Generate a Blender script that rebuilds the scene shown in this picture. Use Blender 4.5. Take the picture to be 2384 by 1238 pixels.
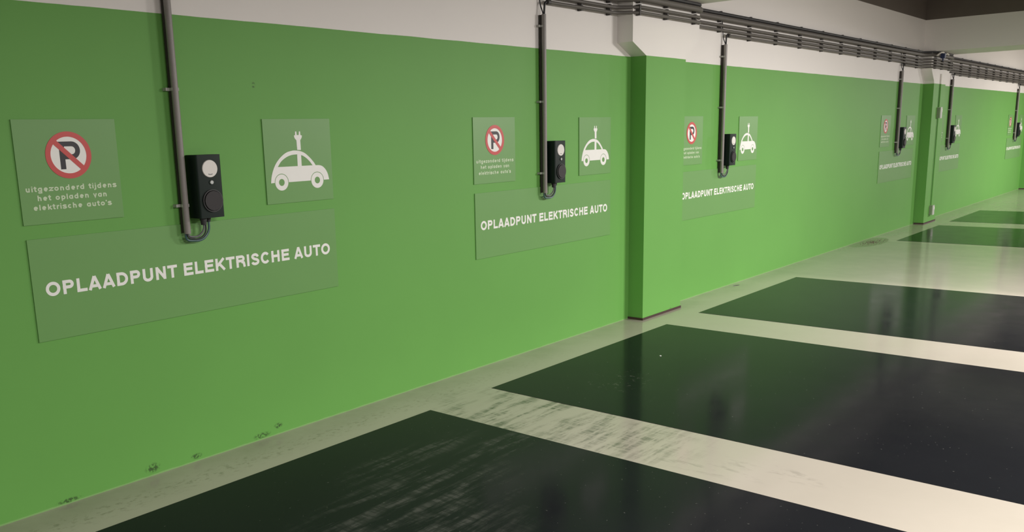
import bpy, math, random
from mathutils import Vector, Matrix
random.seed(7)
sc = bpy.context.scene
COL = sc.collection
for o in list(bpy.data.objects): bpy.data.objects.remove(o, do_unlink=True)

# ------------------------------------------------------------------ camera, world, lights, exposure
# world axes: the green wall is the plane y = 0, x runs along it away from the camera, z is up
W_PX, H_PX = 2384, 1238
F_PX, CX, CY = 2023.24, 1078.08, 722.58
right = Vector((0.659884, -0.750901, -0.026455))
down = Vector((-0.165959, -0.111323, -0.979829))
fwd = Vector((0.73281, 0.650964, -0.198079))
cam = bpy.data.cameras.new('camera')
cam.sensor_width = 36.0
cam.lens = 36.0 * F_PX / W_PX
cam.shift_x = (W_PX / 2 - CX) / W_PX
cam.shift_y = (CY - H_PX / 2) / W_PX
cam.clip_start = 0.05
camo = bpy.data.objects.new('camera', cam); COL.objects.link(camo)
R = Matrix((right, -down, -fwd)).transposed().to_4x4()
camo.matrix_world = Matrix.Translation((0, -3.8301, 1.6)) @ R
sc.camera = camo

sc.view_settings.view_transform = 'Standard'
sc.view_settings.look = 'None'
sc.view_settings.exposure = 0.0
sc.view_settings.gamma = 1.0
sc.view_settings.use_curve_mapping = False

world = bpy.data.worlds.new('world'); sc.world = world
world.use_nodes = True
bg = world.node_tree.nodes['Background']
bg.inputs[0].default_value = (1.0, 0.95, 0.90, 1)
bg.inputs[1].default_value = 0.32

def lamp(name, loc, sx, sy, power, rot=(0, 0, 0), color=(1.0, 0.95, 0.905)):
    l = bpy.data.lights.new(name, 'AREA'); l.shape = 'RECTANGLE'
    l.size = sx; l.size_y = sy; l.energy = power; l.color = color
    o = bpy.data.objects.new(name, l); COL.objects.link(o)
    o.location = loc; o.rotation_euler = rot
    return o
# unseen area lights over the aisle: inferred battens plus added fill for dim wall
for x, y, z, p, tilt in [(2.0, -4.6, 2.6, 178, 0), (4.8, -4.6, 2.6, 108, 12), (8.6, -4.6, 2.6, 350, 12), (12.4, -5.6, 2.6, 85, 12), (17.0, -4.6, 2.6, 150, 12), (22.0, -4.6, 2.6, 385, 12)]:
    lamp('unseen_aisle_light', (x, y, z), 1.2, 0.2, p*1.08, (math.radians(tilt), 0, 0))

# ------------------------------------------------------------------ node helpers
class NT:
    def __init__(s, name):
        s.m = bpy.data.materials.new(name); s.m.use_nodes = True
        s.t = s.m.node_tree; s.b = s.t.nodes['Principled BSDF']
    def n(s, typ, **k):
        x = s.t.nodes.new(typ)
        for a, v in k.items():
            if a.startswith('i_'):
                key = a[2:]; key = int(key) if key.isdigit() else key
                x.inputs[key].default_value = v
            else: setattr(x, a, v)
        return x
    def l(s, a, b): s.t.links.new(a, b)
    def val(s, sock, v):
        if hasattr(v, 'links') or hasattr(v, 'is_linked'): s.l(v, sock)
        else: sock.default_value = v
    def math(s, op, a, b=0.0, c=0.0, clamp=False):
        x = s.n('ShaderNodeMath', operation=op, use_clamp=clamp)
        s.val(x.inputs[0], a); s.val(x.inputs[1], b); s.val(x.inputs[2], c)
        return x.outputs[0]
    def mix(s, f, a, b):
        x = s.n('ShaderNodeMix', data_type='RGBA')
        s.val(x.inputs[0], f)
        for k, v in ((6, a), (7, b)):
            if isinstance(v, tuple): x.inputs[k].default_value = (*v, 1) if len(v) == 3 else v
            else: s.l(v, x.inputs[k])
        return x.outputs[2]
    def pos(s):
        if not hasattr(s, '_p'):
            s._g = s.n('ShaderNodeNewGeometry'); s._p = s._g.outputs['Position']
            s._x = s.n('ShaderNodeSeparateXYZ'); s.l(s._p, s._x.inputs[0])
        return s._p
    def xyz(s):
        s.pos(); return s._x.outputs
    def noise(s, scale, detail=3, rough=.55, stretch=None, off=(0, 0, 0)):
        x = s.n('ShaderNodeTexNoise'); x.inputs['Scale'].default_value = scale
        x.inputs['Detail'].default_value = detail; x.inputs['Roughness'].default_value = rough
        mp = s.n('ShaderNodeMapping'); s.l(s.pos(), mp.inputs[0])
        mp.inputs['Location'].default_value = off
        if stretch: mp.inputs['Scale'].default_value = stretch
        s.l(mp.outputs[0], x.inputs['Vector'])
        return x.outputs['Fac']
    def ramp(s, v, a, b, lo=0.0, hi=1.0):
        x = s.n('ShaderNodeMapRange'); x.interpolation_type = 'SMOOTHSTEP'
        s.val(x.inputs[0], v); x.inputs[1].default_value = a; x.inputs[2].default_value = b
        x.inputs[3].default_value = lo; x.inputs[4].default_value = hi
        return x.outputs[0]
    def blob(s, c, r):
        """1 at the centre of an ellipse c (x,y,z) with radii r, 0 outside"""
        mp = s.n('ShaderNodeMapping'); mp.vector_type = 'TEXTURE'; s.l(s.pos(), mp.inputs[0])
        mp.inputs['Location'].default_value = c; mp.inputs['Scale'].default_value = r
        ln = s.n('ShaderNodeVectorMath', operation='LENGTH'); s.l(mp.outputs[0], ln.inputs[0])
        return s.ramp(ln.outputs['Value'], 0.35, 1.0, 1.0, 0.0)
    def bump(s, h, strength=.2, dist=.002):
        x = s.n('ShaderNodeBump'); x.inputs['Strength'].default_value = strength
        x.inputs['Distance'].default_value = dist; s.l(h, x.inputs['Height'])
        s.l(x.outputs[0], s.b.inputs['Normal'])

def simple(name, col, rough=.5, metal=0, spec=.5, var=.06, scale=30, emit=None):
    t = NT(name); t.b.inputs['Roughness'].default_value = rough
    t.b.inputs['Metallic'].default_value = metal
    t.b.inputs['Specular IOR Level'].default_value = spec
    d = tuple(c * (1 - var * 2) for c in col)
    t.l(t.mix(t.noise(scale), d, col), t.b.inputs['Base Color'])
    if emit:
        t.b.inputs['Emission Color'].default_value = (*col, 1); t.b.inputs['Emission Strength'].default_value = emit
    return t.m

GREEN = (0.143, 0.385, 0.080); WHITE = (0.86, 0.83, 0.795); RAW = (0.16, 0.135, 0.115)
def wall_material():
    t = NT('green_and_white_wall_paint')
    X, Y, Z = t.xyz()[0], t.xyz()[1], t.xyz()[2]
    n1 = t.noise(1.3, 4); n2 = t.noise(60, 3)
    g = t.mix(n1, tuple(c * .93 for c in GREEN), tuple(c * 1.05 for c in GREEN))
    w = t.mix(n1, tuple(c * .96 for c in WHITE), WHITE)
    # white plaster shows through thin paint right above the floor
    zz = t.math('ADD', Z, t.math('MULTIPLY', t.noise(9, 3), -.012))
    g = t.mix(t.math('MULTIPLY', t.ramp(zz, -.001, .003, 1, 0), .22), g, (.55, .6, .4))
    # scuffs near the floor
    low = t.ramp(Z, .015, .085, 1, 0)
    sp = t.ramp(t.noise(38, 4, .7), .66, .74)
    g = t.mix(t.math('MULTIPLY', t.math('MULTIPLY', low, sp), .75), g, (.035, .06, .025))
    k = None
    for (x, z, rx, rz) in [(2.746, .05, .035, .02), (2.635, .024, .07, .02), (2.233, .028, .04, .018),
                           (1.991, .04, .05, .03), (1.574, .016, .07, .014), (2.743, 1.877, .014, .02), (6.96, .02, .02, .016)]:
        b = t.math('MULTIPLY', t.blob((x, 0, z), (rx, 1, rz)), t.ramp(t.noise(70, 3), .42, .55))
        k = b if k is None else t.math('MAXIMUM', k, b)
    g = t.mix(t.math('MULTIPLY', k, .8), g, (.03, .055, .02))
    edge = t.math('ADD', Z, t.math('MULTIPLY', t.noise(4, 2), .006))
    c = t.mix(t.ramp(edge, 2.190, 2.192), g, w)
    raw = t.mix(t.noise(3, 5), tuple(v * .8 for v in RAW), RAW)
    c = t.mix(t.ramp(Z, 3.127, 3.131), c, raw)
    t.l(c, t.b.inputs['Base Color'])
    t.b.inputs['Roughness'].default_value = .55
    t.b.inputs['Specular IOR Level'].default_value = .35
    t.bump(n2, .12, .002)
    return t.m
M_WALL = wall_material()

def floor_material():
    t = NT('light_grey_epoxy_floor')
    X, Y, Z = t.xyz()
    base = t.mix(t.noise(1.1, 4), (.47, .428, .37), (.54, .488, .425))
    # wider pale zone between the third and fourth bays, mixed darker
    zone = t.math('MULTIPLY', t.ramp(X, 9.3, 9.6), t.ramp(X, 12.98, 12.7))
    base = t.mix(t.math('MULTIPLY', zone, t.ramp(t.noise(1.7, 3), .2, .8, .35, .65)), base, (.33, .315, .265))
    # grimy strip along the wall
    strip = t.ramp(Y, -.36, -.02, .25, .9)
    base = t.mix(t.math('MULTIPLY', strip, t.ramp(t.noise(2.2, 4, .6), .2, .8, .35, 1)), base, (.29, .275, .215))
    near = t.ramp(X, 2.3, 6.0, 1, 0)
    st = t.ramp(t.noise(16, 4, .65, (1.6, 2.2, 1)), .5, .68)
    m = t.math('MULTIPLY', t.math('MULTIPLY', t.ramp(Y, -.33, -.22, 0, 1), t.ramp(Y, -.1, -.2, 0, 1)), t.math('MULTIPLY', st, near))
    base = t.mix(t.math('MULTIPLY', m, .55), base, (.16, .15, .11))
    # tyre smudges over the first stripe, streaked along x
    s1 = t.math('MULTIPLY', t.ramp(t.noise(6, 5, .7, (.5, 2.6, 1)), .42, .62), t.ramp(t.noise(3.2, 2, .5, (.7, 1.6, 1)), .35, .50))
    s2 = t.ramp(t.noise(24, 3, .6, (1.6, .22, 1)), .36, .64, .42, 1)
    reg = t.math('MAXIMUM', t.blob((3.80, -.80, 0), (.72, .65, 1)), t.math('MULTIPLY', t.blob((3.85, -1.35, 0), (.6, .75, 1)), .8))
    m = t.math('MULTIPLY', t.math('MULTIPLY', s1, s2), reg)
    base = t.mix(t.math('MULTIPLY', m, 1.0, 0, True), base, (.11, .105, .09))
    s3 = t.ramp(t.noise(9, 4, .6, (2.0, .7, 1), (3, 1, 0)), .52, .66)
    m = t.math('MULTIPLY', s3, t.math('MAXIMUM', t.blob((3.72, -2.0, 0), (.12, .45, 1)), t.blob((3.86, -2.35, 0), (.12, .35, 1))))
    base = t.mix(t.math('MULTIPLY', m, .45), base, (.25, .24, .2))
    # spilt dirt beside the far pillar
    rag = t.math('ADD', t.blob((12.62, -.12, 0), (.75, .26, 1)), t.math('MULTIPLY', t.noise(7, 4, .7), .5))
    base = t.mix(t.ramp(rag, .42, .62, 0, .85), base, (.19, .165, .115))
    t.l(base, t.b.inputs['Base Color'])
    t.l(t.ramp(t.noise(5, 4), .3, .75, .11, .17), t.b.inputs['Roughness'])
    t.b.inputs['Specular IOR Level'].default_value = .6
    t.bump(t.noise(3, 2), .04, .01)
    return t.m
M_FLOOR = floor_material()

def bay_material():
    t = NT('dark_green_grey_bay_paint')
    X, Y, Z = t.xyz()
    base = t.mix(t.noise(1.5, 4), (.0095, .0105, .0125), (.014, .015, .018))
    s1 = t.ramp(t.noise(5, 5, .7, (.4, 2.8, 1)), .44, .66)
    s2 = t.ramp(t.noise(22, 3, .6, (1.5, .2, 1)), .36, .68, .3, 1)
    reg = None
    for c, r in [((2.55, -1.25, 0), (.75, .42, 1)), ((2.95, -.82, 0), (.62, .16, 1)), ((2.3, -1.6, 0), (.6, .35, 1)), ((3.3, -1.1, 0), (.4, .16, 1))]:
        b = t.blob(c, r); reg = b if reg is None else t.math('MAXIMUM', reg, b)
    m = t.math('MULTIPLY', t.math('MULTIPLY', s1, s2), reg)
    base = t.mix(t.math('MULTIPLY', m, 1.0), base, (.085, .085, .08))
    s4 = t.math('MULTIPLY', t.ramp(t.noise(22, 4, .7), .56, .7), t.blob((4.75, -.95, 0), (.35, .25, 1)))
    base = t.mix(t.math('MULTIPLY', s4, .6), base, (.15, .15, .13))
    dots = t.ramp(t.noise(55, 2, .5), 0.725, .76)
    base = t.mix(t.math('MULTIPLY', dots, .35), base, (.2, .2, .18))
    t.l(base, t.b.inputs['Base Color'])
    t.l(t.math('ADD', t.ramp(t.noise(4, 4), .3, .75, .11, .16), t.math('MULTIPLY', m, .3)), t.b.inputs['Roughness'])
    t.b.inputs['Specular IOR Level'].default_value = .06
    t.bump(t.noise(3, 2), .04, .01)
    return t.m
M_BAY = bay_material()

M_CONC = simple('raw_concrete', RAW, .8, var=.15, scale=3)
M_PANEL = simple('green_sign_film', (.160, .362, .105), .4, var=.03, scale=2, spec=.5)
M_PRINT = simple('white_print', (.93, .93, .89), .4, var=.02)
M_PRINT_DIM = simple('pale_green_small_print', (.62, .74, .52), .4, var=.02)
M_RED = simple('red_print', (.62, .075, .07), .4, var=.02)
M_BLACK_PRINT = simple('black_print', (.02, .018, .024), .4, var=.02)
M_PIPE = simple('grey_pvc', (.27, .25, .235), .42, var=.08, scale=40)
M_PIPE_DK = simple('dusty_dark_grey_pvc', (.125, .114, .102), .5, var=.1, scale=40)
M_CLIP = simple('light_grey_clip_plastic', (.46, .46, .43), .5)
M_CLIP_DK = simple('dark_grey_clip_plastic', (.075, .07, .065), .5)
M_CABLE = simple('black_cable_sheath', (.03, .03, .032), .5)
M_CABLE_GR = simple('grey_cable_sheath', (.16, .17, .17), .45)
M_CABLE_BL = simple('blue_green_cable_sheath', (.055, .12, .13), .4)
M_HOUS = simple('dark_green_black_housing', (.006, .016, .012), .45, var=.05, spec=.25)
M_SHADOW_TUBE = simple('pipe_shadow_dark', (.055, .05, .043), .6, var=.1, scale=40, spec=.2)  # near-black tone for the shadow strip beside each drop pipe
M_SOCK = simple('black_socket_rubber', (.020, .017, .019), .6)
M_DISC = simple('white_translucent_disc', (.82, .79, .75), .25, var=.01)
M_SILV = simple('silver_lock_metal', (.55, .57, .56), .3, metal=.7)
M_BOX = simple('white_grey_junction_box', (.62, .63, .58), .45)
M_BOXG = simple('grey_green_box_body', (.26, .33, .20), .5)
M_BLUE = simple('dark_blue_plastic', (.03, .045, .12), .4)
M_WCAB = simple('white_cable_sheath', (.7, .67, .6), .45)
M_BASE = simple('reddish_brown_bitumen_strip', (.07, .035, .03), .7, var=.2, scale=20)
M_DIRT = simple('brown_grit', (.21, .18, .13), .9, var=.25, scale=60)

# ------------------------------------------------------------------ geometry helpers
def mesh(name, V, Fs, mat, smooth=False):
    me = bpy.data.meshes.new(name); me.from_pydata([tuple(v) for v in V], [], Fs)
    me.materials.append(mat); me.update()
    if smooth:
        me.polygons.foreach_set('use_smooth', [True] * len(me.polygons))
        try: me.set_sharp_from_angle(angle=math.radians(40))
        except Exception: pass
    return me
class G:
    """collects shapes that become ONE mesh object"""
    def __init__(s): s.V = []; s.F = []
    def add(s, V, Fs):
        k = len(s.V); s.V += [tuple(v) for v in V]; s.F += [tuple(i + k for i in f) for f in Fs]; return s
    def box(s, a, b):
        x0, y0, z0 = a; x1, y1, z1 = b
        V = [(x0,y0,z0),(x1,y0,z0),(x1,y1,z0),(x0,y1,z0),(x0,y0,z1),(x1,y0,z1),(x1,y1,z1),(x0,y1,z1)]
        return s.add(V, [(0,3,2,1),(4,5,6,7),(0,1,5,4),(1,2,6,5),(2,3,7,6),(3,0,4,7)])
    def prism(s, P, y0, y1):
        """polygon P in (x,z), extruded from y0 (back, wall side) to y1 (front, y1 < y0)"""
        n = len(P)
        area = sum(P[i][0]*P[(i+1)%n][1]-P[(i+1)%n][0]*P[i][1] for i in range(n))
        if area < 0: P = P[::-1]
        V = [(x, y1, z) for x, z in P] + [(x, y0, z) for x, z in P]
        F = [tuple(range(n)), tuple(range(2*n-1, n-1, -1))]
        F += [(i, i+n, (i+1)%n+n, (i+1)%n) for i in range(n)]
        return s.add(V, F)
    def quads(s, loopA, loopB, y0, y1, closed=True):
        """band between two equal-length (x,z) loops, given thickness"""
        n = len(loopA); V = []
        for L, y in ((loopA, y1), (loopB, y1), (loopA, y0), (loopB, y0)): V += [(x, y, z) for x, z in L]
        F = []
        for i in range(n if closed else n-1):
            j = (i+1) % n
            F += [(i, j, n+j, n+i), (2*n+j, 2*n+i, 3*n+i, 3*n+j), (i, 2*n+i, 2*n+j, j), (n+j, 3*n+j, 3*n+i, n+i)]
        if not closed:
            F += [(0, n, 3*n, 2*n), (n-1, 3*n-1, 4*n-1, 2*n-1)]
        return s.add(V, F)
    def ribbon(s, P, t, y0, y1, closed=False):
        P = [p for i, p in enumerate(P) if i == 0 or (Vector(p)-Vector(P[i-1])).length > t*.02]
        n = len(P); A = []; B = []
        for i in range(n):
            p = Vector(P[i])
            a = Vector(P[(i-1) % n]) if (closed or i > 0) else None
            b = Vector(P[(i+1) % n]) if (closed or i < n-1) else None
            d1 = (p-a).normalized() if a is not None else (b-p).normalized()
            d2 = (b-p).normalized() if b is not None else d1
            nn = Vector((-(d1.y+d2.y), d1.x+d2.x))
            if nn.length < 1e-6: nn = Vector((-d1.y, d1.x))
            nn.normalize(); c = max(.45, nn.dot(Vector((-d1.y, d1.x)))); h = t/2/c
            A.append((p.x+nn.x*h, p.y+nn.y*h)); B.append((p.x-nn.x*h, p.y-nn.y*h))
        return s.quads(A, B, y0, y1, closed)
    def disc(s, cx, cz, r, y0, y1, n=40, r2=None):
        """cylinder with axis y; r2 = front radius"""
        r2 = r2 or r
        V = [(cx+r2*math.cos(2*math.pi*i/n), y1, cz+r2*math.sin(2*math.pi*i/n)) for i in range(n)]
        V += [(cx+r*math.cos(2*math.pi*i/n), y0, cz+r*math.sin(2*math.pi*i/n)) for i in range(n)]
        F = [tuple(range(n)), tuple(range(2*n-1, n-1, -1))] + [(i, i+n, (i+1)%n+n, (i+1)%n) for i in range(n)]
        return s.add(V, F)
    def ring(s, cx, cz, r0, r1, y0, y1, n=48, a0=0, a1=360):
        full = abs(a1-a0) >= 360
        k = n if full else n+1
        an = [math.radians(a0+(a1-a0)*i/n) for i in range(k)]
        A = [(cx+r1*math.cos(a), cz+r1*math.sin(a)) for a in an]; B = [(cx+r0*math.cos(a), cz+r0*math.sin(a)) for a in an]
        return s.quads(A, B, y0, y1, full)
    def vcyl(s, cx, cy, z0, z1, r, n=16, r1=None):
        r1 = r1 or r
        V = [(cx+r*math.cos(2*math.pi*i/n), cy+r*math.sin(2*math.pi*i/n), z0) for i in range(n)]
        V += [(cx+r1*math.cos(2*math.pi*i/n), cy+r1*math.sin(2*math.pi*i/n), z1) for i in range(n)]
        F = [tuple(range(n-1, -1, -1)), tuple(range(n, 2*n))] + [(i, (i+1)%n, (i+1)%n+n, i+n) for i in range(n)]
        return s.add(V, F)
    def sweep(s, P, r, n=12, hollow=0):
        P = [Vector(p) for p in P]; T = []
        for i in range(len(P)):
            a = P[max(i-1, 0)]; b = P[min(i+1, len(P)-1)]; T.append((b-a).normalized())
        u = Vector((0, 0, 1)) if abs(T[0].z) < .9 else Vector((1, 0, 0))
        u = (u-T[0]*u.dot(T[0])).normalized(); V = []; F = []
        for i, p in enumerate(P):
            u = (u-T[i]*u.dot(T[i])).normalized(); v = T[i].cross(u)
            V += [p+(u*math.cos(2*math.pi*k/n)+v*math.sin(2*math.pi*k/n))*r for k in range(n)]
        for i in range(len(P)-1):
            for k in range(n):
                j = (k+1) % n
                F.append((i*n+k, i*n+j, (i+1)*n+j, (i+1)*n+k))
        F.append(tuple(range(n-1, -1, -1))); F.append(tuple(range((len(P)-1)*n, len(P)*n)))
        return s.add(V, F)
    def obj(s, name, mat, parent=None, smooth=False, loc=(0, 0, 0)):
        o = bpy.data.objects.new(name, mesh(name, s.V, s.F, mat, smooth)); COL.objects.link(o)
        o.location = loc
        if parent: o.parent = parent
        return o
def fillet(P, R, n=5):
    P = [Vector(p) for p in P]; out = [P[0]]
    for i in range(1, len(P)-1):
        a, p, b = P[i-1], P[i], P[i+1]
        da = (a-p); db = (b-p); r = min(R, da.length*.49, db.length*.49)
        A = p+da.normalized()*r; B = p+db.normalized()*r
        for k in range(n+1):
            t = k/n; out.append(A*(1-t)**2+p*2*t*(1-t)+B*t*t)
    out.append(P[-1]); return out
def thing(name, label, cat, loc=(0, 0, 0), group=None):
    o = bpy.data.objects.new(name, None); o.empty_display_size = .1; COL.objects.link(o); o.location = loc
    o['label'] = label; o['category'] = cat
    if group: o['group'] = group
    return o
def dup(root, loc, label):
    r = root.copy(); COL.objects.link(r); r.location = loc; r['label'] = label
    for ch in list(root.children):
        c = ch.copy(); COL.objects.link(c); c.parent = r
        for g in list(ch.children):
            d = g.copy(); COL.objects.link(d); d.parent = c
    return r
def struct(o): o['kind'] = 'structure'; return o

# ------------------------------------------------------------------ room shell
X0, X1, YF = -4.0, 40.0, -13.0
PILLARS = [6.465, 15.317, 24.17]
g = G().box((X0, 0, 0), (X1, .25, 4.0)); struct(g.obj('wall_back', M_WALL))
fl = struct(G().box((X0, YF, -.2), (X1, .25, 0)).obj('floor', M_FLOOR))
struct(G().box((X0, YF, 4.0), (X1, .25, 4.2)).obj('ceiling', M_CONC))
for (a, b) in [(1.20, 3.563), (4.133, 6.44), (7.02, 9.305), (12.98, 15.25), (15.92, 18.13)]:
    d = G().box((a, -5.3, 0.0), (b, -.385, .0015)).obj('parking_bay', M_BAY, fl)

# ------------------------------------------------------------------ pillars and beams
WHICH = ['near', 'far', 'last']
PL = ['green painted pillar with white splayed head standing in the middle of the photo',
      'distant green pillar with two small boxes and a thin pipe on its front',
      'farthest green pillar, just a dark sliver at the right edge']
BL = ['pale concrete ceiling beam over the near pillar',
      'grey concrete ceiling beam over the distant pillar with two boxes',
      'concrete ceiling beam over the farthest pillar at the right edge']
for k, px in enumerate(PILLARS):
    w = .675 if k == 0 else .70
    a, b = px, px + w; D = .142
    t = thing('pillar', PL[k], 'pillar', ((a+b)/2, 0, 0))
    cx = (a+b)/2
    G().box((a-cx, -D, .018), (b-cx, .0, 2.188)).obj('shaft', M_WALL, t)
    cl, cr = (a-.215, b+.24) if k == 0 else (a-.22, b+.22)
    if k == 0: P = [(a, 2.188), (b, 2.188), (b, 2.235), (cr, 2.35), (cr, 2.66), (cl, 2.66), (cl, 2.285)]
    else: P = [(a, 2.188), (b, 2.188), (b+.02, 2.24), (b+.12, 2.33), (cr-.03, 2.40), (cr, 2.47), (cr, 2.66), (cl, 2.66), (cl, 2.45), (cl+.03, 2.38), (a-.09, 2.29), (a-.02, 2.23)]
    G().prism([(x-cx, z) for x, z in P], 0, -D).obj('capital', M_WALL, t)
    G().box((a-cx-.006, -D-.006, 0), (b-cx+.006, 0, .018)).obj('base_strip', M_BASE, t)
    bt = thing('ceiling_beam', BL[k], 'beam', (cx, 0, 2.65))
    G().box((cl+.06-cx, -12.8, 0.01), (cr-.02-cx, 0, 1.35)).obj('beam_web', M_WALL, bt)

# ------------------------------------------------------------------ lettering (own stroke glyphs)
def arc(cx, cz, rx, rz, a0, a1, n=10):
    return [(cx+rx*math.cos(math.radians(a0+(a1-a0)*i/n)), cz+rz*math.sin(math.radians(a0+(a1-a0)*i/n))) for i in range(n+1)]
T = .225   # stroke, in cap heights
h = T/2
UP = {  # letter: (advance, [(points, closed)])
 'O': (1.08, [([(p) for p in arc(.54, .5, .46-h+.02, .5-h+.01, 0, 360, 28)[:-1]], True)]),
 'P': (.93, [([(.1+h, 0), (.1+h, 1)], 0), ([(.1, 1-h), (.52, 1-h)]+arc(.56, .69, .29-h, .31-h, 90, -90)+[(.52, .38+h), (.1, .38+h)], 0)]),
 'L': (.84, [([(.1+h, 0), (.1+h, 1)], 0), ([(.1, h), (.8, h)], 0)]),
 'A': (.98, [([(.02+h, 0), (.49, 1.0)], 0), ([(.96-h, 0), (.49, 1.0)], 0), ([(.22, .28), (.76, .28)], 0)]),
 'D': (1.0, [([(.1+h, 0), (.1+h, 1)], 0), ([(.1, 1-h), (.42, 1-h)]+arc(.45, .5, .48-h, .5-h, 90, -90, 16)+[(.42, h), (.1, h)], 0)]),
 'U': (1.0, [([(.1+h, 1), (.1+h, .36)]+arc(.5, .36, .4-h, .37-h, 180, 360, 14)+[(.9-h, .36), (.9-h, 1)], 0)]),
 'N': (1.0, [([(.1+h, 0), (.1+h, 1)], 0), ([(.9-h, 0), (.9-h, 1)], 0), ([(.1+h, .93), (.9-h, .07)], 0)]),
 'T': (.84, [([(.42, 0), (.42, 1)], 0), ([(.03, 1-h), (.81, 1-h)], 0)]),
 'E': (.92, [([(.1+h, 0), (.1+h, 1)], 0), ([(.1, 1-h), (.85, 1-h)], 0), ([(.1, .52), (.80, .52)], 0), ([(.1, h), (.87, h)], 0)]),
 'K': (1.0, [([(.1+h, 0), (.1+h, 1)], 0), ([(.12+h, .36), (.84, .98)], 0), ([(.40, .6), (.88, .02)], 0)]),
 'R': (1.0, [([(.1+h, 0), (.1+h, 1)], 0), ([(.1, 1-h), (.56, 1-h)]+arc(.60, .71, .29-h, .29-h, 90, -90)+[(.56, .42+h), (.1, .42+h)], 0), ([(.58, .46), (.78, .36), (.81, .2), (.84, 0)], 0)]),
 'I': (.39, [([(.195, 0), (.195, 1)], 0)]),
 'S': (.92, [([(.83-h, .70)]+arc(.46, .72, .36-h, .29-h, 8, 180, 10)[1:]+[(.16+h, .62), (.40, .53), (.62, .46), (.84-h, .36)]+arc(.46, .29, .39-h, .30-h, 0, -172, 12)[0:], 0)]),
 'C': (1.0, [(arc(.51, .5, .44-h, .51-h, 38, 322, 22), 0)]),
 'H': (1.0, [([(.1+h, 0), (.1+h, 1)], 0), ([(.9-h, 0), (.9-h, 1)], 0), ([(.1, .53), (.9, .53)], 0)]),
 ' ': (.40, []),
}
q = .12; u2 = .60   # lower case, x-height 0.72 of unit 1
def bowl(cx=.36): return (arc(cx, .36, .30-h+.02, .37-h, 0, 360, 20)[:-1], True)
LO = {
 'u': (.74, [([(.08+h, .72), (.08+h, .28)]+arc(.36, .28, .28-h, .29-h, 180, 360, 8)+[(.64-h, .72)], 0), ([(.64-h, .72), (.64-h, 0)], 0)]),
 'i': (.34, [([(.17, 0), (.17, .72)], 0), ([(.17, .84), (.17, 1.0)], 0)]),
 't': (.48, [([(.22, .95), (.22, .2), (.28, h), (.42, h)], 0), ([(.03, .66), (.42, .66)], 0)]),
 'g': (.76, [bowl(.37), ([(.66-h, .72), (.66-h, -.08), (.55, -.2), (.3, -.22), (.12, -.14)], 0)]),
 'e': (.74, [([(.12, .37), (.62, .37)], 0), (arc(.37, .36, .29-h+.01, .37-h, 0, 315, 20), 0)]),
 'z': (.66, [([(.06, .72-h), (.58, .72-h), (.10, h), (.60, h)], 0)]),
 'o': (.76, [bowl(.38)]),
 'n': (.74, [([(.08+h, 0), (.08+h, .72)], 0), ([(.08+h, .42)]+arc(.36, .42, .28-h, .30-h, 180, 0, 8)+[(.64-h, 0)], 0)]),
 'd': (.76, [bowl(.37), ([(.66-h, 1), (.66-h, 0)], 0)]),
 'r': (.50, [([(.08+h, 0), (.08+h, .72)], 0), ([(.08+h, .40), (.24, .6), (.46, .64)], 0)]),
 'j': (.36, [([(.19, .72), (.19, -.12), (.08, -.2), (-.02, -.2)], 0), ([(.19, .84), (.19, 1.0)], 0)]),
 's': (.66, [([(.56, .55), (.45, .64), (.24, .64), (.14, .53), (.26, .41), (.46, .33), (.55, .21), (.44, .08), (.22, .08), (.08, .18)], 0)]),
 'h': (.74, [([(.08+h, 0), (.08+h, 1)], 0), ([(.08+h, .42)]+arc(.36, .42, .28-h, .30-h, 180, 0, 8)+[(.64-h, 0)], 0)]),
 'p': (.76, [bowl(.39), ([(.10+h, .72), (.10+h, -.26)], 0)]),
 'l': (.34, [([(.17, 0), (.17, 1)], 0)]),
 'a': (.74, [bowl(.37), ([(.66-h, .72), (.66-h, 0)], 0)]),
 'v': (.68, [([(.04+h, .72), (.34, 0), (.64-h, .72)], 0)]),
 'k': (.68, [([(.08+h, 0), (.08+h, 1)], 0), ([(.1+h, .26), (.58, .70)], 0), ([(.28, .42), (.60, .02)], 0)]),
 'c': (.68, [(arc(.37, .36, .29-h+.01, .37-h, 45, 315, 16), 0)]),
 "'": (.28, [([(.14, .72), (.14, 1.0)], 0)]),
 ' ': (.46, []),
}
def text_line(s, table, x0, x1, zb, size, y0, y1, mat, parent, stroke=T):
    """one printed line; every word is a part of its own"""
    adv = sum(table[c][0] for c in s)
    left = .08; sx = (x1-x0)/(adv-.16); x = -left
    for word in s.split(' '):
        g = G()
        for c in word:
            a, st = table[c]
            for k, (P, closed) in enumerate(st):
                g.ribbon([(x0+(x+p[0])*sx, zb+p[1]*size) for p in P], stroke*min(sx, size), y0, y1-.00012*k, closed)
            x += a
        g.obj('printed_word', mat, parent); x += table[' '][0]

# ------------------------------------------------------------------ signs (built once at bay 1, local origin at bottom left corner)
SOFF = [0, 2.927, 5.801, 11.716, 14.736, 20.657]
WHERE = ['in the nearest bay, largest of its kind', 'in the bay left of the near pillar',
         'just right of the near pillar', 'just left of the distant pillar',
         'just right of the distant pillar', 'farthest, at the right edge']
YP = -.006; YA, YB = -.006, -.0066
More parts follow.
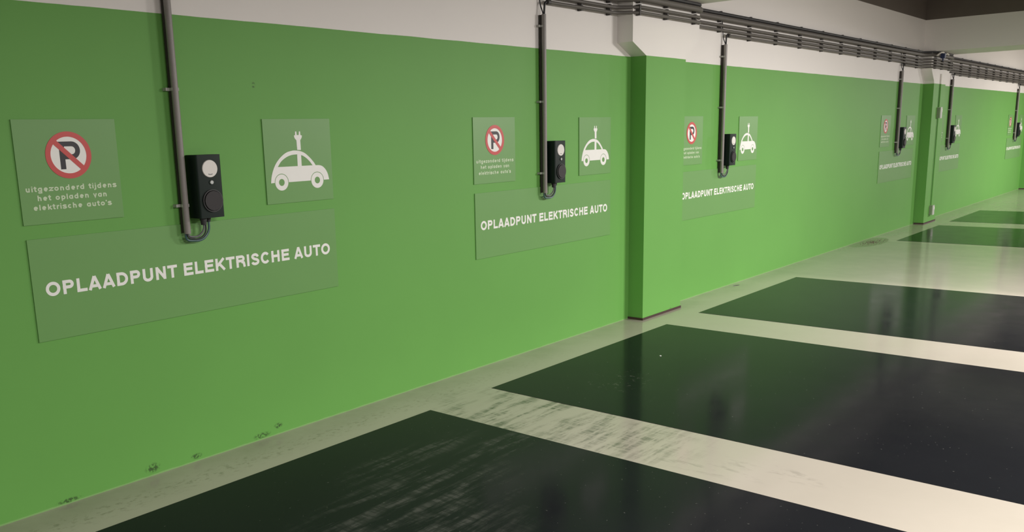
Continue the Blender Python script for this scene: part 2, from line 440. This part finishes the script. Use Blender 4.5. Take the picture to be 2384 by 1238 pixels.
# no parking sign
bx, bz = 1.525, 1.271
ns = thing('no_parking_sign', 'green no-parking sign with small print ' + WHERE[0], 'sign', (bx, 0, bz), 'no-parking signs on the green wall')
G().box((0, YP, 0), (.449, 0, .440)).obj('panel', M_PANEL, ns)
ccx, ccz = 1.750-bx, 1.559-bz
G().disc(ccx, ccz, .0815, YA, YB, 48).obj('emblem_ground', M_PRINT, ns)
g = G(); yb2, yc2 = YB, YB-.0005
g.ribbon([(1.722-bx, 1.499-bz), (1.722-bx, 1.612-bz)], .0225, yb2, yc2-.0002)
g.ribbon([(1.706-bx, 1.6065-bz)]+arc(1.766-bx, 1.5790-bz, .0255, .0275, 90, -90, 12)+[(1.722-bx, 1.5515-bz)], .021, yb2, yc2)
g.obj('letter_p', M_BLACK_PRINT, ns)
g = G().ring(ccx, ccz, .0785, .1005, YA, YB-.0010, 56)
d = .0565
g.ribbon([(ccx-d, ccz+d), (ccx+d, ccz-d)], .0215, yb2, YB-.0012)
g.obj('prohibition_ring', M_RED, ns)
for s, xa, xb, zb in [('uitgezonderd tijdens', 1.550, 1.951, 1.4095), ('het opladen van', 1.595, 1.903, 1.3705), ("elektrische auto's", 1.574, 1.920, 1.331)]:
    text_line(s, LO, xa-bx, xb-bx, zb-bz, .0235, YA, YB, M_PRINT_DIM, ns, .23)
# car sign
bx, bz = 2.775, 1.265
cs = thing('electric_car_sign', 'green sign with white plug-in car ' + WHERE[0], 'sign', (bx, 0, bz), 'electric car pictogram signs on the green wall')
G().box((0, YP, 0), (.452, 0, .442)).obj('panel', M_PANEL, cs)
def flat(loops, name, mat, parent, z=0):
    """filled outline with holes, printed on the panel face"""
    cu = bpy.data.curves.new(name, 'CURVE'); cu.dimensions = '2D'; cu.fill_mode = 'BOTH'
    for L in loops:
        sp = cu.splines.new('POLY'); sp.points.add(len(L)-1); sp.use_cyclic_u = True
        for p, (a, b) in zip(sp.points, L): p.co = (a, b, 0, 1)
    tmp = bpy.data.objects.new('tmp', cu); COL.objects.link(tmp)
    bpy.context.view_layer.update()
    me = bpy.data.meshes.new_from_object(tmp.evaluated_get(bpy.context.evaluated_depsgraph_get()))
    bpy.data.objects.remove(tmp); bpy.data.curves.remove(cu)
    V = [(v.co.x, YB-z, v.co.y) for v in me.vertices]; Fs = [tuple(p.vertices) for p in me.polygons]
    bpy.data.meshes.remove(me)
    return G().add(V, Fs).obj(name, mat, parent)
ox, oz = 2.775, 1.486   # traced points are relative to the panel's left edge and mid height
K = .221
def q_(L): return [(a, b+K) for a, b in L]
WL, WR = (.1005, -.110), (.3430, -.1105)
def smooth_path(P, n=4):
    out = []
    for i in range(len(P)-1):
        p0 = P[max(i-1, 0)]; p1 = P[i]; p2 = P[i+1]; p3 = P[min(i+2, len(P)-1)]
        for k in range(n):
            t = k/n
            out.append(tuple(.5*((2*p1[j])+(-p0[j]+p2[j])*t+(2*p0[j]-5*p1[j]+4*p2[j]-p3[j])*t*t+(-p0[j]+3*p1[j]-3*p2[j]+p3[j])*t**3) for j in (0, 1)))
    out.append(P[-1]); return out
roof = smooth_path([(.031, -.111), (.036, -.080), (.050, -.043), (.071, -.009), (.103, .022), (.141, .045), (.177, .0535), (.201, .055), (.238, .050), (.268, .038), (.297, .016), (.323, -.010), (.337, -.029)])
hood = smooth_path([(.344, -.029), (.363, -.030), (.383, -.036), (.403, -.052), (.419, -.078), (.427, -.111)])
AR = .0462
body = roof + hood + [(WR[0]+AR, -.111)] + arc(WR[0], WR[1], AR, AR, 0, 180, 16) + [(WL[0]+AR, -.111)] + arc(WL[0], WL[1], AR, AR, 0, 180, 16)
lw = smooth_path([(.081, -.028), (.104, -.001), (.138, .020), (.175, .0315), (.214, .034)]) + [(.213, -.0285)]
rw = [(.2405, .029)] + smooth_path([(.252, .0255), (.272, .014), (.295, -.005), (.315, -.0285)]) + [(.2405, -.0285)]
flat([q_(body), q_(lw), q_(rw)], 'car_body_print', M_PRINT, cs)
plug = [(.2165, .0575), (.2150, .108), (.2030, .121), (.2000, .134), (.2080, .136), (.2095, .155), (.2180, .155), (.2195, .136), (.2325, .136), (.2350, .155), (.2435, .155), (.2440, .136), (.2540, .133), (.2510, .121), (.2410, .108), (.2415, .0565)]
flat([q_(plug)], 'plug_print', M_PRINT, cs)
for c in (WL, WR):
    G().ring(c[0], c[1]+K, .0185, .0430, YA, YB, 32).obj('wheel_print', M_PRINT, cs)
# long text sign
bx, bz = 1.529, .763
ts = thing('charging_point_sign', 'long green sign reading OPLAADPUNT ELEKTRISCHE AUTO, ' + WHERE[0], 'sign', (bx, 0, bz), 'long charging point signs on the green wall')
G().box((0, YP, 0), (1.699, 0, .447)).obj('panel', M_PANEL, ts)
text_line('OPLAADPUNT ELEKTRISCHE AUTO', UP, 1.584-bx, 3.178-bx, .9575-bz, .0615, YA, YB, M_PRINT, ts, .225)
LB = [('green no-parking sign with small print ', ns), ('green sign with white plug-in car ', cs), ('long green sign reading OPLAADPUNT ELEKTRISCHE AUTO, ', ts)]
for i in range(1, 6):
    for lab, r in LB:
        dup(r, (r.location.x+SOFF[i], 0, r.location.z), lab + WHERE[i])

# ------------------------------------------------------------------ chargers
TX = [2.270, 5.207, 8.133, 13.980, 16.960, 22.860]
CD = .100; cw, ch = .138, .303; CZ = 1.236
def rounded_box(x0, x1, z0, z1, y0, y1, r, n=4):
    # rounded vertical front edges (plan view), flat top and bottom
    g = G(); pts = [(x0, y0)]
    for k in range(n+1):
        a = math.pi+math.pi/2*k/n; pts.append((x0+r+r*math.cos(a), y1+r+r*math.sin(a)))
    for k in range(n+1):
        a = 1.5*math.pi+math.pi/2*k/n; pts.append((x1-r+r*math.cos(a), y1+r+r*math.sin(a)))
    pts.append((x1, y0)); m = len(pts)
    V = [(a, b, z0) for a, b in pts]+[(a, b, z1) for a, b in pts]
    F = [tuple(range(m-1, -1, -1)), tuple(range(m, 2*m))]+[(i, (i+1) % m, (i+1) % m+m, i+m) for i in range(m)]
    return g.add(V, F)
st = thing('charging_station', 'x', 'charger', (TX[0]+.111, 0, CZ), 'black wall chargers in the bays')
G().box((-.050, -.012, .02), (.050, 0, ch-.02)).obj('wall_bracket', M_CLIP_DK, st)
rounded_box(-cw/2, cw/2, 0, ch, -.010, -CD, .012).obj('housing', M_HOUS, st, True)
dz = 1.472-CZ; dx = .002
dd = G().disc(dx, dz, .0425, -CD+.001, -CD-.004, 40, .0405).obj('display_disc', M_DISC, st)
g = G().ribbon([(dx-.012, dz-.0255), (dx-.004, dz-.0275), (dx+.004, dz-.0275), (dx+.012, dz-.0255)], .0035, -CD-.004, -CD-.0045)
g.obj('display_mark', M_CABLE_GR, dd)
lk = G().disc(dx+.004, 1.4065-CZ, .0125, -CD+.001, -CD-.003, 20).obj('lock_rim', M_HOUS, st)
G().disc(dx+.004, 1.4065-CZ, .0105, -CD-.003, -CD-.006, 20, .0085).obj('lock', M_SILV, lk)
sz = 1.318-CZ
so = G().ring(.004, sz, .050, .055, -CD+.001, -CD-.008, 40).disc(.004, sz, .050, -CD+.001, -CD-.002, 40).obj('socket_ring', M_CABLE, st)
G().disc(.004, sz, .048, -CD-.002, -CD-.013, 40, .047).obj('socket_cover', M_SOCK, so)
for (gx, gy, ln, rr) in [(-.030, -.060, .034, .017), (.004, -.050, .022, .012)]:
    g = G().vcyl(gx, gy, -.012, .001, rr, 14).vcyl(gx, gy, -ln, -.012, rr*.8, 14, rr*.9)
    g.obj('cable_gland', M_CABLE, st, True)
xl, xr = TX[0]-.030-(TX[0]+.111), TX[0]-(TX[0]+.111)
zt = 1.165-CZ
G().sweep(fillet([(-.030, -.060, -.02), (-.030, -.058, -.062), (-.060, -.048, -.092), (xr+.006, -.042, -.086), (xr+.004, -.040, zt+.01)], .03, 5), .0048, 8).obj('supply_cable', M_CABLE_GR, st, True)
G().sweep(fillet([(.004, -.050, -.015), (.004, -.050, -.070), (-.035, -.046, -.112), (xr-.008, -.036, -.104), (xr-.007, -.036, zt+.01)], .04, 5), .0058, 8).obj('supply_cable', M_CABLE_BL, st, True)
G().sweep(fillet([(-.022, -.062, -.02), (-.020, -.060, -.075), (-.055, -.050, -.104), (xr-.002, -.046, -.092), (xr-.004, -.044, zt+.01)], .03, 5), .004, 8).obj('supply_cable', M_CABLE, st, True)
CLAB = ['black wall charger with white round disc, largest, at the left',
        'black wall charger with white round disc left of the near pillar',
        'black wall charger beside the third bay signs, just right of the near pillar',
        'small dark charger seen edge-on left of the distant pillar',
        'small dark charger seen edge-on just right of the distant pillar',
        'tiny dark charger at the right edge of the photo']
st['label'] = CLAB[0]
for i in range(1, 6): dup(st, (TX[i]+.111, 0, CZ), CLAB[i])

# ------------------------------------------------------------------ conduits
ROW = [2.543, 2.502, 2.461, 2.424, 2.390, 2.356]
YT = -.040; RT = .0155; RH = .0132; XE = 34.0
CLIPX = [.99, 1.66, 2.33+.2, 3.01, 3.68, 4.35, 5.03, 5.696, 6.09]
mid1 = [6.30, 6.74, 7.24]
wall_b = [8.033+.672*i for i in range(10)] + [14.75]
mid2 = [15.22, 15.62, 16.08]
wall_c = [16.85+.672*i for i in range(10)] + [23.6]
mid3 = [24.1, 24.8]
wall_d = [25.6+.672*i for i in range(10)]
CL = [(x, YT) for x in CLIPX+wall_b+wall_c+wall_d] + [(x, YT-.142) for x in mid1+mid2+mid3]
def run_path(x_start, z, y=YT):
    P = [(x_start, y, z)]
    for k, px in enumerate(PILLARS):
        w = .675 if k == 0 else .70
        a, b = (px-.215, px+w+.24) if k == 0 else (px-.22, px+w+.22)
        if x_start < a-.2:
            P += [(a-.10, y, z), (a+.06, y-.142, z), (b-.06, y-.142, z), (b+.10, y, z)]
    P.append((XE, y, z)); return P
def clip_mesh(r, depth):
    g = G(); w = .011
    g.box((-w, -depth, -r-.008), (w, 0, r+.008))
    return mesh('pipe_clip', g.V, g.F, M_CLIP_DK)
CM = clip_mesh(RH, .040-.002); CMB = clip_mesh(.025, .040); CMU = clip_mesh(.015, .040)
def run_clips(parent, x_start, z, me, yback=None):
    for x, y in CL:
        if x > x_start+.12:
            o = bpy.data.objects.new('pipe_clip', me); COL.objects.link(o); o.parent = parent
            o.location = (x-parent.location.x, (0 if y == YT else -.142)-parent.location.y, z-parent.location.z)
def loc_pts(P, o): return [tuple(Vector(p)-o.location) for p in P]
VCL = [[1.845, 1.301, 2.40], [2.337, 1.817, 1.310], [2.265, 1.792, 1.289], [2.22, 1.81, 1.324], [2.2, 1.80, 1.32], [2.2, 1.80, 1.32]]
g = G().box((-.040, -.021, -.007), (.020, 0, .007)).box((-.040, -.030, -.007), (-.036, -.018, .007)).box((.0155, -.045, -.007), (.0195, -.018, .007)).box((-.0168, -.045, -.007), (-.0135, -.018, .007))
VCM = mesh('saddle_clip', g.V, g.F, M_CLIP)
PLAB = ['grey conduit dropping from the top edge of the photo to the nearest charger',
        'grey open-topped conduit dropping to the charger left of the near pillar',
        'grey open-topped conduit dropping to the charger right of the near pillar',
        'thin grey conduit dropping to the charger left of the distant pillar',
        'thin grey conduit dropping to the charger right of the distant pillar',
        'thin grey conduit dropping to the charger at the right edge']
def hollow(r, y, L, n=16):
    A = [(r*math.cos(2*math.pi*k/n), r*math.sin(2*math.pi*k/n)) for k in range(n)]; B = [(a*.84, b*.84) for a, b in A]
    V = [(a, y+b, 0) for a, b in A]+[(a, y+b, 0) for a, b in B]+[(a, y+b, L) for a, b in A]+[(a, y+b, L) for a, b in B]
    F = []
    for k in range(n):
        j = (k+1) % n
        F += [(k, j, 2*n+j, 2*n+k), (n+j, n+k, 3*n+k, 3*n+j), (2*n+k, 2*n+j, 3*n+j, 3*n+k), (j, k, n+k, n+j)]
    return G().add(V, F)
for i in range(6):
    x, z = TX[i], ROW[i]
    # open-ended drop pipe; a cable from the row pipe and a thin one from above bend into its top
    t = thing('conduit', PLAB[i], 'pipe', (x, 0, 1.165), 'conduits feeding the chargers')
    L = z-.085-1.165
    hollow(.0165, YT, L).obj('vertical_pipe', M_PIPE, t, True)
    G().vcyl(-.002, -.0135, .004, L-.004, .0125, 14).obj('wall_shadow_tube', M_SHADOW_TUBE, t, True)  # dark tube added in place of the drop pipe's shadow on the wall
    G().sweep(loc_pts([(x+.040, YT, z), (x+.075, YT, z)], t), RH+.004, 14).obj('end_fitting', M_CLIP_DK, t, True)
    G().sweep(loc_pts(fillet(run_path(x+.05, z), .05, 3), t), RH, 12).obj('horizontal_pipe', M_PIPE_DK, t, True)
    G().sweep(loc_pts(fillet([(x+.06, YT, z), (x+.012, YT, z-.002), (x+.005, YT, z-.07), (x+.004, YT, z-.2)], .045, 6), t), .0075, 10).obj('bent_cable', M_CABLE, t, True)
    G().sweep(fillet([(-.005, YT, L-.15), (-.005, YT, L+.005), (-.012, -.018, L+.06), (-.022, -.008, 2.61-1.165)], .04, 5), .0045, 8).obj('thin_cable', M_CABLE, t, True)
    run_clips(t, x, z, CM)
    for zc in VCL[i]:
        o = bpy.data.objects.new('saddle_clip', VCM); COL.objects.link(o); o.parent = t; o.location = (0, 0, zc-1.165)
# two upper service pipes
u1 = thing('service_pipe', 'thin dark pipe along the very top of the pipe bundle', 'pipe', (-2, 0, 2.648), 'service pipes above the conduits')
G().sweep(loc_pts(fillet(run_path(-2.0, 2.648), .06, 3), u1), .015, 12).obj('pipe_run', M_CABLE, u1, True)
run_clips(u1, -2, 2.648, CMU)
u2_ = thing('service_pipe', 'thick grey pipe running second from top above the thinner conduits', 'pipe', (-2, 0, 2.606), 'service pipes above the conduits')
G().sweep(loc_pts(fillet(run_path(-2.0, 2.606, -.045), .06, 3), u2_), .025, 14).obj('pipe_run', M_PIPE_DK, u2_, True)
run_clips(u2_, -2, 2.606, CMB)

# ------------------------------------------------------------------ boxes and pipe on the distant pillar
px = 15.66; yf = -.142
v = thing('pillar_conduit', 'thin green-painted pipe running down the front of the distant pillar', 'pipe', (px, yf, .28))
G().sweep([(0, -.014, .0), (0, -.014, 1.655-.28)], .009, 10).obj('lower_pipe', M_WALL, v, True)
G().sweep([(0, -.014, 1.83-.28), (0, -.014, 2.34-.28)], .011, 10).obj('upper_pipe', M_WALL, v, True)
def jbox(z0, z1, lab):
    t = thing('junction_box', lab, 'box', (px, yf, z0), 'boxes on the distant pillar')
    hgt = z1-z0
    G().box((-.045, -.042, 0), (.045, 0, hgt)).obj('box_body', M_BOXG, t)
    G().box((-.048, -.056, -.003), (.048, -.042, hgt+.003)).obj('box_lid', M_BOX, t)
    G().box((-.025, -.062, hgt*.55), (.025, -.056, hgt*.85)).obj('button', M_PRINT, t)
    return t
jbox(1.660, 1.825, 'white-fronted box on the distant pillar, the upper one at sign height')
jbox(.127, .275, 'white-fronted box on the distant pillar, the lower one near the floor')
w = thing('cable_loop', 'loose white cable looped over the pipes at the head of the distant pillar', 'cable', (15.2, -.142, 2.66))
G().sweep(fillet([(-.10, -.06, -.07), (-.03, -.100, -.022), (.10, -.105, -.018), (.20, -.105, -.052), (.32, -.100, -.022), (.50, -.085, -.035)], .08, 6), .012, 8).obj('white_cable', M_WCAB, w, True)
bxo = thing('cable_connector', 'small dark blue connector on the pipes of the distant pillar', 'connector', (15.30, -.235, 2.56))
G().box((0, -.03, 0), (.07, .03, .07)).obj('connector_body', M_BLUE, bxo)
G().vcyl(.035, 0, -.04, .0, .012, 10).obj('connector_plug', M_BLUE, bxo)

# ------------------------------------------------------------------ small things on the floor
dg = G(); rnd = random.Random(3)
for k in range(260):
    a = rnd.uniform(0, 2*math.pi); rr = rnd.random()**.8
    x = 12.66+.50*rr*math.cos(a); y = -.17+.15*rr*math.sin(a); s = rnd.uniform(.002, .007)*(1.2-rr*.7)
    dg.add([(x+s, y, 0), (x-s*.6, y+s, 0), (x-s*.6, y-s, 0), (x, y, s*1.1)], [(0, 1, 3), (1, 2, 3), (2, 0, 3)])
o = dg.obj('grit', M_DIRT); o['label'] = 'patch of brown grit spilt on the floor by the wall before the distant pillar'; o['category'] = 'dirt'; o['kind'] = 'stuff'
sk = G().add([(-.055, 0, 0), (0, -.006, 0), (.055, 0, 0), (0, .006, 0), (-.03, 0, .005), (.03, 0, .004)], [(0,1,4),(1,5,4),(1,2,5),(2,3,5),(3,4,5),(3,0,4),(0,3,2,1)]); o = sk.obj('wood_splinter', M_CABLE, None, False, (8.49, -.075, 0)); o.rotation_euler = (0, 0, -.35)
o['label'] = 'thin dark splinter lying by the wall right of the near pillar'; o['category'] = 'debris'
o = G().vcyl(0, 0, 0, .004, .007, 8).obj('paint_chip', M_PRINT, None, False, (5.47, -.86, .0015))
o['label'] = 'tiny white chip lying on the dark second bay'; o['category'] = 'debris'
